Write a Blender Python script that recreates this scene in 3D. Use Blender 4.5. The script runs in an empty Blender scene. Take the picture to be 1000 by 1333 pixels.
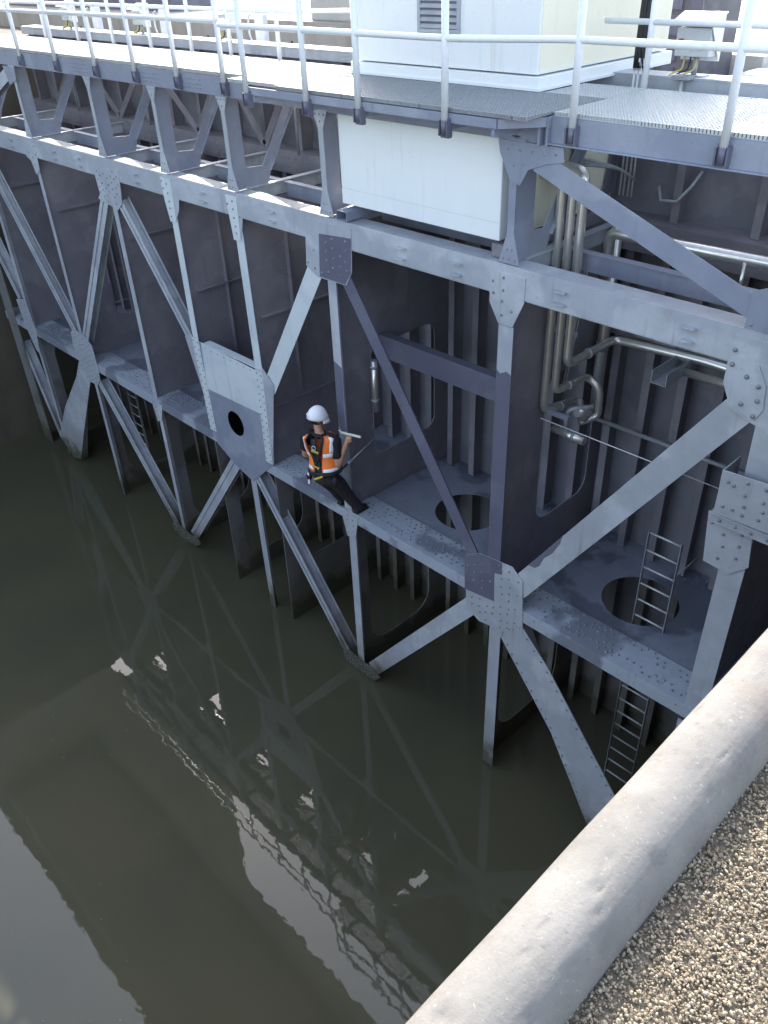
import bpy, bmesh, math, random
from mathutils import Vector, Matrix
random.seed(7)
R_ = math.radians
scene = bpy.context.scene
col = scene.collection

# ------------------------------------------------------------------ camera, sky, sun
cam_d = bpy.data.cameras.new("camera"); cam = bpy.data.objects.new("camera", cam_d); col.objects.link(cam)
cam_d.sensor_fit = 'VERTICAL'; cam_d.sensor_height = 24.0; cam_d.lens = 24.0*1068.0/1333.0
cam_d.clip_start = 0.05; cam_d.clip_end = 2000
RX = Vector((0.69621428, 0.71699185, -0.03476148))
DN = Vector((0.39013953, -0.41859434, -0.82010361))
FW = Vector((-0.60255856, 0.55740602, -0.57115822))
M = Matrix(((RX.x, -DN.x, -FW.x, 0), (RX.y, -DN.y, -FW.y, -7.0), (RX.z, -DN.z, -FW.z, 11.2), (0, 0, 0, 1)))
cam.matrix_world = M
scene.camera = cam

SUN_EL = 35.0; SUN_DIR = Vector((-0.74, 0.67, 0)).normalized()
world = bpy.data.worlds.new("World"); scene.world = world; world.use_nodes = True
wn = world.node_tree
bg = wn.nodes['Background']; sky = wn.nodes.new('ShaderNodeTexSky'); sky.sky_type = 'NISHITA'
sky.sun_disc = False; sky.sun_elevation = R_(SUN_EL)
sky.sun_rotation = math.atan2(SUN_DIR.x, SUN_DIR.y)
sky.air_density = 1.0; sky.dust_density = 2.6
hs_ = wn.nodes.new('ShaderNodeHueSaturation'); hs_.inputs['Saturation'].default_value = .76
wn.links.new(sky.outputs[0], hs_.inputs['Color']); wn.links.new(hs_.outputs[0], bg.inputs[0]); bg.inputs[1].default_value = 0.15
sl = bpy.data.lights.new("sun", 'SUN'); sl.energy = 2.0; sl.angle = R_(0.5); sl.color = (1.0, 0.95, 0.88)
so = bpy.data.objects.new("sun", sl); col.objects.link(so)
e = R_(SUN_EL); to_sun = Vector((SUN_DIR.x*math.cos(e), SUN_DIR.y*math.cos(e), math.sin(e)))
so.rotation_euler = to_sun.to_track_quat('Z', 'Y').to_euler(); so.location = to_sun*60
scene.view_settings.view_transform = 'Standard'; scene.view_settings.look = 'None'
scene.view_settings.gamma = 1.0; scene.view_settings.exposure = 2.3
scene.render.resolution_x = 768; scene.render.resolution_y = 1024
scene.cycles.max_bounces = 6

# ------------------------------------------------------------------ materials
def nodes(name):
    m = bpy.data.materials.new(name); m.use_nodes = True
    return m, m.node_tree.nodes, m.node_tree.links, m.node_tree.nodes['Principled BSDF']
def c4(c): return (c[0], c[1], c[2], 1)
def noise(n, l, tc, scale, detail=5, rough=.6, w=None):
    t = n.new('ShaderNodeTexNoise'); t.inputs['Scale'].default_value = scale
    t.inputs['Detail'].default_value = detail; t.inputs['Roughness'].default_value = rough
    l.new(tc, t.inputs['Vector']); return t.outputs['Fac']
def ramp(n, l, f, a, b):
    r = n.new('ShaderNodeMapRange'); r.inputs[1].default_value = a; r.inputs[2].default_value = b
    l.new(f, r.inputs[0]); return r.outputs[0]
def mixc(n, l, f, a, b):
    m = n.new('ShaderNodeMix'); m.data_type = 'RGBA'
    if isinstance(f, float): m.inputs[0].default_value = f
    else: l.new(f, m.inputs[0])
    for s, v in ((6, a), (7, b)):
        if isinstance(v, tuple): m.inputs[s].default_value = c4(v)
        else: l.new(v, m.inputs[s])
    return m.outputs[2]
def math_(n, l, op, a, b):
    m = n.new('ShaderNodeMath'); m.operation = op
    for i, v in enumerate((a, b)):
        if isinstance(v, (int, float)): m.inputs[i].default_value = v
        else: l.new(v, m.inputs[i])
    return m.outputs[0]
def bump(n, l, b, f, dist, strength=1.0):
    u = n.new('ShaderNodeBump'); u.inputs['Distance'].default_value = dist; u.inputs['Strength'].default_value = strength
    l.new(f, u.inputs['Height']); l.new(u.outputs[0], b.inputs['Normal'])
MATS = {}
def paint(name, base, patch=None, grime=.35, rough=.45, waterline=True, cover=.5, gcol=(.11, .085, .065)):
    m, n, l, b = nodes(name); g = n.new('ShaderNodeNewGeometry').outputs['Position']
    patch = patch or tuple(v*.8 for v in base)
    f1 = ramp(n, l, noise(n, l, g, .9, 4, .5), cover+.01, cover+.05)          # hard-edged repaint areas
    f2 = ramp(n, l, noise(n, l, g, 3.2, 6, .65), .35, .75)
    c = mixc(n, l, math_(n, l, 'MULTIPLY', f1, .75), base, patch)
    c = mixc(n, l, math_(n, l, 'MULTIPLY', f2, grime), c, tuple(v*.62 for v in base))
    sp = ramp(n, l, noise(n, l, g, 26, 3, .6), .68, .74)
    c = mixc(n, l, math_(n, l, 'MULTIPLY', sp, .55), c, gcol)
    mp = n.new('ShaderNodeMapping'); mp.inputs['Scale'].default_value = (9, 9, .55); l.new(g, mp.inputs[0])
    st = ramp(n, l, noise(n, l, mp.outputs[0], 1.3, 4, .6), .60, .78)
    c = mixc(n, l, math_(n, l, 'MULTIPLY', st, .42), c, gcol)
    if waterline:
        sx = n.new('ShaderNodeSeparateXYZ'); l.new(g, sx.inputs[0])
        z = math_(n, l, 'ADD', sx.outputs[2], math_(n, l, 'MULTIPLY', noise(n, l, g, 2.5), 1.1))
        w = ramp(n, l, z, 1.9, .7)
        c = mixc(n, l, math_(n, l, 'MULTIPLY', w, .7), c, (.15, .125, .085))
        w2 = ramp(n, l, z, 1.12, .86)
        c = mixc(n, l, math_(n, l, 'MULTIPLY', w2, .8), c, (.05, .05, .03))
    l.new(c, b.inputs['Base Color']); b.inputs['Roughness'].default_value = rough
    l.new(ramp(n, l, noise(n, l, g, 7), -.4, 1.7), b.inputs['Roughness'])
    bump(n, l, b, noise(n, l, g, 14, 6, .7), .006, .5)
    MATS[name] = m; return m
def plain(name, base, rough=.5, metal=0., var=.12, scale=20, bd=.0):
    m, n, l, b = nodes(name); g = n.new('ShaderNodeNewGeometry').outputs['Position']
    f = noise(n, l, g, scale)
    l.new(mixc(n, l, ramp(n, l, f, .3, .7), base, tuple(v*(1-var*2) for v in base)), b.inputs['Base Color'])
    b.inputs['Roughness'].default_value = rough; b.inputs['Metallic'].default_value = metal
    if bd: bump(n, l, b, f, bd)
    MATS[name] = m; return m
P_pale = paint('pale_paint', (.57, .61, .62), (.50, .55, .58), .2)
P_light = paint('light_steel_paint', (.375, .395, .43), (.48, .505, .53), .5)
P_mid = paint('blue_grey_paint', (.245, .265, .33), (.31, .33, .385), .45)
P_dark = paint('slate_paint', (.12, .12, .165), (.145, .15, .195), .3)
P_int = paint('shaded_inner_steel', (.19, .178, .20), (.24, .225, .245), .5)  # darker than the outer paint: shade inside the gate put into the colour
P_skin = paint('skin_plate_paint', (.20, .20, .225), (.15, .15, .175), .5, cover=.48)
P_deck = paint('worn_deck_paint', (.22, .24, .29), (.07, .075, .10), .6, .5, False, .5)
P_chord = paint('worn_chord_paint', (.36, .395, .445), (.11, .115, .15), .5, .4, False, .50)
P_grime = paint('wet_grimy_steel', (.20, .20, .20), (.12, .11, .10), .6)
WHITE = paint('white_enamel', (.78, .80, .79), (.74, .77, .77), .06, .35, False, .6, (.5, .47, .4))
WARM_SIDE = paint('white_enamel_warm_bounce', (.80, .76, .60), (.77, .73, .58), .06, .35, False, .6, (.5, .47, .4))  # white enamel with warm bounce light put into the colour
RAIL = plain('rail_white', (.78, .80, .82), .35, 0, .04)
GALV = plain('galvanised_steel', (.62, .64, .64), .42, .25, .12, 30)
GALVD = plain('grey_galvanised', (.36, .38, .40), .5, .2, .15, 30)
STAIN = plain('stainless_pipe', (.78, .76, .71), .28, .8, .08, 8)
BLACK = plain('black_rubber_and_void', (.02, .02, .022), .6)
BOXG = plain('switch_grey', (.55, .58, .58), .45, 0, .05)
RED = plain('red_knob', (.6, .04, .03), .4)
YEL = plain('yellow_cable', (.6, .5, .15), .5)
HARD = plain('helmet_white', (.85, .85, .88), .25, 0, .02)
SKIN = plain('human_skin', (.50, .27, .18), .5, 0, .1, 30)
HAIR = plain('dark_hair', (.015, .012, .01), .7)
SHIRT = plain('black_cotton', (.014, .013, .018), .85, 0, .2, 60, .002)
TROUS = plain('dark_trouser_cloth', (.034, .026, .034), .85, 0, .25, 14, .03)
ORANGE = plain('fluorescent_orange', (1.0, .235, .045), .6, 0, .06, 40, .002)
REFL = plain('reflective_tape', (.92, .92, .92), .35, 0, .05)
STRAP = plain('harness_webbing', (.016, .016, .022), .7)
YSTRAP = plain('yellow_webbing', (.65, .42, .05), .6)
BOOT = plain('boot_leather', (.018, .015, .014), .5)

plain('rivet_stain_shade', (.27, .285, .315), .35, 0, .3, 9)  # mid tone: rivet staining and their shadow side put into the colour
def concrete(name, base, stain=(.25, .2, .15), amt=.5):
    m, n, l, b = nodes(name); g = n.new('ShaderNodeNewGeometry').outputs['Position']
    c = mixc(n, l, ramp(n, l, noise(n, l, g, 1.3, 6, .65), .3, .75), base, tuple(v*.72 for v in base))
    mp = n.new('ShaderNodeMapping'); mp.inputs['Scale'].default_value = (3, 3, .4); l.new(g, mp.inputs[0])
    c = mixc(n, l, math_(n, l, 'MULTIPLY', ramp(n, l, noise(n, l, mp.outputs[0], 1.2), .5, .8), amt), c, stain)
    c = mixc(n, l, math_(n, l, 'MULTIPLY', ramp(n, l, noise(n, l, g, 45, 3), .6, .7), .4), c, tuple(v*.5 for v in base))
    l.new(c, b.inputs['Base Color']); b.inputs['Roughness'].default_value = .85
    bump(n, l, b, noise(n, l, g, 30, 8, .7), .01, .6)
    return m
CONC = concrete('weathered_concrete', (.42, .39, .35))
CONCW = concrete('pale_concrete', (.50, .49, .46), (.36, .33, .28), .3)
CONCD = concrete('dark_wet_concrete', (.10, .085, .06), (.04, .04, .025), .7)
BRICK = plain('dark_block_wall', (.15, .145, .16), .8, 0, .2, 4)

def coping_mat():
    m, n, l, b = nodes('painted_coping'); g = n.new('ShaderNodeNewGeometry').outputs['Position']
    c = mixc(n, l, ramp(n, l, noise(n, l, g, 4, 5, .6), .35, .7), (.20, .192, .176), (.135, .128, .118))
    c = mixc(n, l, math_(n, l, 'MULTIPLY', ramp(n, l, noise(n, l, g, 2.2, 4, .6), .58, .72), .5), c, (.19, .135, .10))
    c = mixc(n, l, math_(n, l, 'MULTIPLY', ramp(n, l, noise(n, l, g, 70, 2), .66, .72), .6), c, (.27, .26, .24))
    c = mixc(n, l, math_(n, l, 'MULTIPLY', ramp(n, l, noise(n, l, g, 38, 4), .68, .74), .6), c, (.06, .05, .045))
    c = mixc(n, l, math_(n, l, 'MULTIPLY', ramp(n, l, noise(n, l, g, 9, 8, .8), .56, .66), .45), c, (.085, .08, .072))
    l.new(c, b.inputs['Base Color']); b.inputs['Roughness'].default_value = .8; b.inputs['Specular IOR Level'].default_value = .25
    bump(n, l, b, noise(n, l, g, 60, 8, .75), .004, .8)
    return m
COPE = coping_mat()
def stone_mat():
    m, n, l, b = nodes('gravel_stone'); oi = n.new('ShaderNodeNewGeometry')
    cr = n.new('ShaderNodeValToRGB'); e_ = cr.color_ramp.elements
    e_[0].position = 0; e_[0].color = (.13, .10, .075, 1); e_[1].position = 1; e_[1].color = (.36, .315, .225, 1)
    for p, c in ((.3, (.20, .155, .10, 1)), (.55, (.25, .20, .13, 1)), (.8, (.30, .25, .17, 1))):
        x = cr.color_ramp.elements.new(p); x.color = c
    l.new(oi.outputs['Random Per Island'], cr.inputs[0]); l.new(cr.outputs[0], b.inputs['Base Color'])
    b.inputs['Roughness'].default_value = .6
    bump(n, l, b, noise(n, l, oi.outputs['Position'], 300), .001)
    return m
STONE = stone_mat()
def ground_mat():
    m, n, l, b = nodes('gravel_bed'); g = n.new('ShaderNodeNewGeometry').outputs['Position']
    c = mixc(n, l, ramp(n, l, noise(n, l, g, 120, 4, .7), .35, .65), (.26, .22, .16), (.13, .105, .075))
    l.new(c, b.inputs['Base Color']); b.inputs['Roughness'].default_value = .9
    bump(n, l, b, noise(n, l, g, 120, 4), .01); return m
GRAV = ground_mat()
def water_mat():
    m, n, l, b = nodes('murky_water'); g = n.new('ShaderNodeNewGeometry').outputs['Position']
    c = mixc(n, l, ramp(n, l, noise(n, l, g, .35, 3, .5), .3, .7), (.090, .082, .048), (.070, .068, .044))
    l.new(c, b.inputs['Base Color']); b.inputs['Roughness'].default_value = .015
    b.inputs['IOR'].default_value = 1.43
    h = math_(n, l, 'ADD', noise(n, l, g, 2.3, 2, .5), math_(n, l, 'MULTIPLY', noise(n, l, g, 9, 2, .5), .12))
    bump(n, l, b, h, .0016, 1.0); return m
WATER = water_mat()

# ------------------------------------------------------------------ mesh helpers
class MB:
    def __init__(s): s.v = []; s.f = []; s.sm = []; s.riv = []
    def add(s, vs, fs, smooth=False):
        o = len(s.v); s.v += [tuple(p) for p in vs]; s.f += [tuple(i+o for i in f) for f in fs]; s.sm += [smooth]*len(fs); return s
    def box(s, x0, x1, y0, y1, z0, z1):
        v = [(x, y, z) for x in (x0, x1) for y in (y0, y1) for z in (z0, z1)]
        return s.add(v, [(0, 1, 3, 2), (4, 6, 7, 5), (0, 4, 5, 1), (2, 3, 7, 6), (0, 2, 6, 4), (1, 5, 7, 3)])
    def bar(s, p0, p1, side, w, t):
        """rectangular bar p0->p1, width w along side, thickness t along the third axis"""
        p0, p1 = Vector(p0), Vector(p1); d = (p1-p0).normalized(); a = Vector(side); a = (a-d*a.dot(d)).normalized(); c = d.cross(a)
        v = [p+a*(i*w/2)+c*(j*t/2) for p in (p0, p1) for i in (-1, 1) for j in (-1, 1)]
        return s.add(v, [(0, 1, 3, 2), (4, 6, 7, 5), (0, 4, 5, 1), (2, 3, 7, 6), (0, 2, 6, 4), (1, 5, 7, 3)])
    def prism(s, poly, y0, y1):
        """polygon in x,z extruded y0..y1"""
        n = len(poly); v = [(x, y0, z) for x, z in poly]+[(x, y1, z) for x, z in poly]
        return s.add(v, [tuple(range(n)), tuple(range(2*n-1, n-1, -1))]+[(i, i+n, (i+1) % n+n, (i+1) % n) for i in range(n)])
    def prism_x(s, poly, x0, x1):
        n = len(poly); v = [(x0, y, z) for y, z in poly]+[(x1, y, z) for y, z in poly]
        return s.add(v, [tuple(range(n)), tuple(range(2*n-1, n-1, -1))]+[(i, i+n, (i+1) % n+n, (i+1) % n) for i in range(n)])
    def ring(s, outer, inner, f3, t3):
        """plate with a hole: outer / inner loops of equal count; f3, t3 map 2d to near and far 3d"""
        n = len(outer); v = [f3(p) for p in outer]+[f3(p) for p in inner]+[t3(p) for p in outer]+[t3(p) for p in inner]
        fs = []
        for i in range(n):
            j = (i+1) % n
            fs += [(i, j, n+j, n+i), (2*n+i, 3*n+i, 3*n+j, 2*n+j), (i, 2*n+i, 2*n+j, j), (n+i, n+j, 3*n+j, 3*n+i)]
        return s.add(v, fs)
    def tube(s, pts, r, seg=10, cap=True, smooth=True):
        pts = [Vector(p) for p in pts]; rs = r if isinstance(r, (list, tuple)) else [r]*len(pts)
        up = None; v = []
        for i, p in enumerate(pts):
            d = (pts[min(i+1, len(pts)-1)]-pts[max(i-1, 0)]).normalized()
            if up is None: up = d.orthogonal().normalized()
            up = (up-d*up.dot(d)).normalized(); c = d.cross(up)
            v += [p+(up*math.cos(2*math.pi*k/seg)+c*math.sin(2*math.pi*k/seg))*rs[i] for k in range(seg)]
        fs = [(i*seg+k, i*seg+(k+1) % seg, (i+1)*seg+(k+1) % seg, (i+1)*seg+k) for i in range(len(pts)-1) for k in range(seg)]
        s.add(v, fs, smooth)
        if cap:
            o = len(s.v)-len(v); s.f += [tuple(o+k for k in range(seg))[::-1], tuple(o+(len(pts)-1)*seg+k for k in range(seg))]; s.sm += [False, False]
        return s
    def rivet(s, p, n, r=.018):
        p, n = Vector(p), Vector(n).normalized(); a = n.orthogonal().normalized(); b = n.cross(a)
        v = []; r *= 1.05
        for h, q in ((-.002, 1.), (.42*r, .82), (.72*r, .42)):
            v += [p+n*h+(a*math.cos(k*1.0472)+b*math.sin(k*1.0472))*r*q for k in range(6)]
        v.append(p+n*.8*r)
        f = [(i*6+k, i*6+(k+1) % 6, (i+1)*6+(k+1) % 6, (i+1)*6+k) for i in range(2) for k in range(6)]+[(12+k, 12+(k+1) % 6, 18) for k in range(6)]
        s.riv.append((len(s.f), len(f)))
        return s.add(v, f, True)
    def ellipsoid(s, c, rx, ry, rz, M3=None, nu=20, nv=12, v0=-90, v1=90):
        c = Vector(c); v = []
        for j in range(nv+1):
            t = R_(v0+(v1-v0)*j/nv)
            for i in range(nu):
                a = 2*math.pi*i/nu; p = Vector((rx*math.cos(t)*math.cos(a), ry*math.cos(t)*math.sin(a), rz*math.sin(t)))
                v.append(c+(M3 @ p if M3 else p))
        return s.add(v, [(j*nu+i, j*nu+(i+1) % nu, (j+1)*nu+(i+1) % nu, (j+1)*nu+i) for j in range(nv) for i in range(nu)], True)
    def build(s, name, mat, parent=None, bevel=0, fixn=True):
        me = bpy.data.meshes.new(name); me.from_pydata(s.v, [], s.f)
        me.polygons.foreach_set('use_smooth', s.sm); me.materials.append(mat)
        if s.riv:
            me.materials.append(MATS['rivet_stain_shade'])
            for a, k in s.riv:
                for i in range(a, a+k): me.polygons[i].material_index = 1
        if fixn:
            bm = bmesh.new(); bm.from_mesh(me); bmesh.ops.recalc_face_normals(bm, faces=bm.faces); bm.to_mesh(me); bm.free()
        o = bpy.data.objects.new(name, me); col.objects.link(o)
        if parent: o.parent = parent
        if bevel:
            b = o.modifiers.new('bevel', 'BEVEL'); b.width = bevel; b.segments = 2; b.limit_method = 'ANGLE'; b.angle_limit = R_(50)
        return o
def thing(name, label, cat, group=None):
    o = bpy.data.objects.new(name, None); col.objects.link(o); o.empty_display_size = .3
    return tag(o, label, cat, group)
def tag(o, label, cat, group=None, kind=None):
    if label: o['label'] = label
    if cat: o['category'] = cat
    if group: o['group'] = group
    if kind: o['kind'] = kind
    return o
def struct(o): o['kind'] = 'structure'; return o
def jit(a): return random.uniform(-a, a)
def inside(p, poly):
    x, z = p; r = False
    for i in range(len(poly)):
        (x0, z0), (x1, z1) = poly[i], poly[i-1]
        if (z0 > z) != (z1 > z) and x < (x1-x0)*(z-z0)/(z1-z0)+x0: r = not r
    return r
def rr(y0, y1, z0, z1, r, n=7):
    """rounded rectangle, 4*n points, counter-clockwise from the lower right corner"""
    out = []
    for (cy, cz, a0) in ((y1-r, z0+r, -90), (y1-r, z1-r, 0), (y0+r, z1-r, 90), (y0+r, z0+r, 180)):
        for k in range(n):
            a = R_(a0+90*k/(n-1)); out.append((cy+r*math.cos(a), cz+r*math.sin(a)))
    return out
def rect_like(y0, y1, z0, z1, n=7):
    """square-cornered outline with the same point count as rr"""
    out = []
    for (cy, cz, a, b) in ((y1, z0, (-1, 0), (0, 1)), (y1, z1, (0, -1), (-1, 0)), (y0, z1, (1, 0), (0, -1)), (y0, z0, (0, 1), (1, 0))):
        h = (n-1)/2
        for k in range(n):
            if k <= h: s = (h-k)/h*.2; out.append((cy+a[0]*s, cz+a[1]*s))
            else: s = (k-h)/h*.2; out.append((cy+b[0]*s, cz+b[1]*s))
    return out

# ------------------------------------------------------------------ ground, water, quay
struct(MB().add([(-300, -300, 0), (300, -300, 0), (300, 300, 0), (-300, 300, 0)], [(0, 1, 2, 3)]).build('water', WATER, fixn=False))
g = MB().box(-.345, 60, -60, 60, -3, 9.375); struct(g.build('ground', GRAV))
g = MB().box(-80, -22.1, -60, 5.0, -3, 9.45); o = g.build('lock_wall', CONCD); tag(o, 'dark brown wet concrete lock wall at the far left end of the gate', 'wall')
# rounded coping along the quay edge: profile in x,z swept along y with small chips
prof = []
for k in range(9): a = R_(180-k*11.25); prof.append((-.455+.10*math.cos(a), 9.425+.085*math.sin(a)))
for k in range(1, 11): a = R_(90-k*9); prof.append((-.455+.113*math.sin(R_(k*9))**.85, 9.51-.125*(1-math.cos(R_(k*9)))))
prof = [(-.555, 8.6), (-.555, 9.3)]+prof+[(-.338, 9.3)]
cm = MB(); ys = [-9+.02*i for i in range(0, 400)]+[-.9+.5*i for i in range(0, 20)]
chips = [(-.49, -6.45, .03, .009), (-.43, -6.02, .016, .006), (-.40, -6.06, .014, .005), (-.37, -6.2, .022, .008), (-.365, -6.1, .022, .007), (-.45, -5.95, .014, .006)]
chips += [(-.355+jit(.025), -9+random.random()*5, .008+random.random()*.02, .007) for _ in range(80)]
chips += [(-.42+jit(.1), -9+random.random()*5, .006+random.random()*.006, .004) for _ in range(90)]
# finer profile
fp = []
for i in range(len(prof)-1):
    (x0, z0), (x1, z1) = prof[i], prof[i+1]; nn = 3 if 1 < i < len(prof)-2 else 1
    for k in range(nn): fp.append((x0+(x1-x0)*k/nn, z0+(z1-z0)*k/nn))
fp.append(prof[-1])
for y in ys:
    near = [c for c in chips if abs(c[1]-y) < c[2]*1.3]
    for (x, z) in fp:
        dz = 0; 
        if z > 9.35:
            for c in near:
                d = math.hypot(x-c[0], y-c[1])/c[2]
                if d < 1: dz -= 1.15*c[3]*(1-d*d)*(.55+.9*random.random())
            dz += .0004*math.sin(y*9+x*50)+.0002*math.sin(y*37)
        cm.v.append((x+(.0008*math.sin(y*13) if z < 9.5 else 0), y, z+dz))
n_ = len(fp)
for i in range(len(ys)-1):
    for k in range(n_-1): cm.f.append((i*n_+k, i*n_+k+1, (i+1)*n_+k+1, (i+1)*n_+k)); cm.sm.append(True)
o = cm.build('quay_coping', COPE); tag(o, 'long rounded pale grey concrete coping along the quay edge beside the gravel', 'coping')
o = MB().box(-.545, -.35, -60, 60, -3, 8.9).build('quay_wall', CONCD); tag(o, 'dark vertical quay wall dropping to the water below the coping', 'wall')
gm = MB(); ico = bmesh.new(); bmesh.ops.create_icosphere(ico, subdivisions=1, radius=1.0)
iv = [v.co.copy() for v in ico.verts]; iff = [tuple(v.index for v in f.verts) for f in ico.faces]
for _ in range(26000):
    x = -.35+random.random()*.62; y = -6.75+random.random()*1.75
    r = random.choice((.0022, .0028, .0033, .0038, .005)); q = Matrix.Rotation(random.random()*6.3, 3, 'Z') @ Matrix.Rotation(random.random()*3, 3, 'X')
    sc = Vector((r*random.uniform(.8, 1.5), r*random.uniform(.7, 1.1), r*random.uniform(.6, .95)))
    h = 9.38+random.random()*.009
    gm.add([(q @ Vector((v.x*sc.x*random.uniform(.85, 1.15), v.y*sc.y*random.uniform(.85, 1.15), v.z*sc.z)))+Vector((x, y, h)) for v in iv], iff)
o = gm.build('gravel', STONE, fixn=False); tag(o, 'fine tan gravel with small stones beside the coping', 'gravel', kind='stuff')

# ------------------------------------------------------------------ lock gate
gate = thing('lock_gate', 'huge grey blue riveted steel truss lock gate with worn paint standing in dark water', 'lock gate')
def G(mb, name, mat, bevel=0, parent=None, label=None):
    o = mb.build(name, mat, parent or gate, bevel)
    if label: o['label'] = label
    return o
X0, X1 = -21.7, -.75
# skin plate, rear
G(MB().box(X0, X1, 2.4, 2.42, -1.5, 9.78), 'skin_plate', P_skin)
m = MB(); m.box(X0, X1, 2.26, 2.62, 9.84, 9.87); m.box(X0, X1, 2.26, 2.285, 9.72, 9.84); m.box(X0, X1, 2.595, 2.62, 9.72, 9.84)
G(m, 'rear_top_beam', P_light, .004)
m = MB(); m.box(X0, X1, 2.0, 2.4, 8.36, 8.375); m.box(X0, X1, 2.0, 2.015, 8.02, 8.36)
for i in range(110): m.rivet((X0+.1+i*.19, 1.998, 8.12), (0, -1, 0), .014); m.rivet((X0+.1+i*.19, 1.998, 8.27), (0, -1, 0), .014)
G(m, 'rear_girder', P_int, .003)
i = 0; x = -21.3
while x < X1:
    m = MB(); m.box(x-.007, x+.007, 2.14, 2.4, 3.67, 8.0); m.box(x-.055, x+.055, 2.125, 2.14, 3.67, 8.0)
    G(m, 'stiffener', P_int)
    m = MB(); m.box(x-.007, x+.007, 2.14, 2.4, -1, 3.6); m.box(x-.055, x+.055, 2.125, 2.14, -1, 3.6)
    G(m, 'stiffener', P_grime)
    if i % 2 == 0:
        m = MB(); m.box(x-.007, x+.007, 2.16, 2.4, 8.38, 9.7); m.box(x-.05, x+.05, 2.145, 2.16, 8.38, 9.7)
        G(m, 'stiffener', P_int)
    x += .4875; i += 1
NX = [-20.1, -17.25, -14.3, -12.28, -10.42, -8.43, -5.45, -2.40]
# decks with manholes
dk = [X0]+NX+[X1]
for a, b in zip(dk[:-1], dk[1:]):
    a += .008; b -= .008; m = MB(); w = b-a
    if w > 2:
        r = .52; cx, cy = {(-5.45): (-3.87, 1.3), (-8.43): (-7.0, 1.3)}.get(round(a-.008, 2), ((a+b)/2+.05, 1.3))
        k = 32; inner = [(cx+r*math.cos(2*math.pi*i/k), cy+r*math.sin(2*math.pi*i/k)) for i in range(k)]
        outer = []
        for i in range(k):
            t = 2*math.pi*i/k; dx, dy = math.cos(t), math.sin(t)
            s = min(((b-cx) if dx > 0 else (cx-a))/abs(dx) if abs(dx) > 1e-6 else 1e9, ((2.39-cy) if dy > 0 else (cy-.02))/abs(dy) if abs(dy) > 1e-6 else 1e9)
            outer.append((cx+dx*s, cy+dy*s))
        for q in ((a, .02), (b, .02), (b, 2.39), (a, 2.39)):      # snap the nearest loop point on to each corner
            j = min(range(k), key=lambda i: (outer[i][0]-q[0])**2+(outer[i][1]-q[1])**2); outer[j] = q
        m.ring(outer, inner, lambda p: (p[0], p[1], 3.645), lambda p: (p[0], p[1], 3.63))
    else: m.box(a, b, .02, 2.39, 3.63, 3.645)
    yy = 2.28
    for i in range(int(w/.14)): m.rivet((a+.07+i*.14, yy, 3.645), (0, 0, 1), .014); m.rivet((a+.1+i*.14, yy-.16, 3.645), (0, 0, 1), .014)
    G(m, 'deck_plate', P_deck)
# diaphragms
for i, x in enumerate(NX):
    for up in (True, False):
        z0, z1 = (3.66, 8.1) if up else (-1.2, 3.62)
        m = MB(); t = .007
        if up: hole = (rr(.92, 2.12, 4.38, 6.6, .25) if i in (1, 6) else rr(.64, 2.05, 4.40, 6.25, .2) if i == 5 else rr(1.2, 2.1, 5.0, 6.5, .2) if i == 2 else None)
        else: hole = rr(.36, 1.9, .45 if i != 4 else 1.3, 3.2, .42)
        if hole: m.ring(rect_like(.03, 2.39, z0, z1), hole, lambda p: (x-t, p[0], p[1]), lambda p: (x+t, p[0], p[1]))
        else: m.box(x-t, x+t, .03, 2.39, z0, z1)
        if up and i in (3, 4):
            for k in range(26): m.rivet((x+t, .66, 4.9+k*.125), (1, 0, 0), .013); 
            m.box(x+t, x+.09, .16, 2.3, 6.36, 6.38); m.box(x+t, x+.05, .16, 2.3, 4.76, 4.775)
            m.box(x+t, x+t+.09, .76, .775, 4.9, 8.05)
        if up and i not in (3, 4):
            for k in range(int(2.2/.12)): m.rivet((x+t, .12+k*.12, 3.74), (1, 0, 0), .013)
            if i in (0, 1, 2): m.box(x+t, x+.09, .16, 2.3, 6.88, 6.9)
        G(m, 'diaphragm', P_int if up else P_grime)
# mid-height stiffening beam between two posts
m = MB(); m.box(-8.4, -5.48, .80, .815, 6.10, 6.42); m.box(-8.4, -5.48, .80, .95, 6.42, 6.432); m.box(-8.4, -5.48, .80, .95, 6.088, 6.10)
G(m, 'tie_beam', P_dark, .003)
m = MB(); m.box(-5.44, -2.56, 2.08, 2.12, 6.9, 7.12); m.box(-5.44, -2.56, 2.05, 2.3, 7.12, 7.135); G(m, 'tie_beam', P_int)

# top chord
m = MB(); m.box(X0, X1, -.006, .006, 7.95, 8.27); m.box(X0, X1, -.006, .26, 8.27, 8.285); m.box(X0, X1, .006, .26, 7.935, 7.95)
m.box(X0, X1, .248, .26, 7.95, 8.27)
G(m, 'top_chord', P_light, .003)
# middle chord: front angle, wide riveted flange
m = MB(); m.box(X0, X1, -.004, .01, 3.47, 3.655); m.box(X0, X1, -.004, .54, 3.655, 3.672)
x = X0
while x < X1:
    for (y, p) in ((.10, .5), (.17, .75), (.26, .55), (.35, .75), (.44, .8), (.50, .5)):
        if random.random() < p: m.rivet((x+jit(.012)+(.05 if y in (.17, .35, .5) else 0), y+jit(.008), 3.672), (0, 0, 1), .019)
    if random.random() < .6: m.rivet((x+jit(.01), -.006, 3.60), (0, -1, 0), .013) if int(x*3) % 7 == 0 else None
    x += .105
G(m, 'middle_chord', P_chord, .002)

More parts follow.
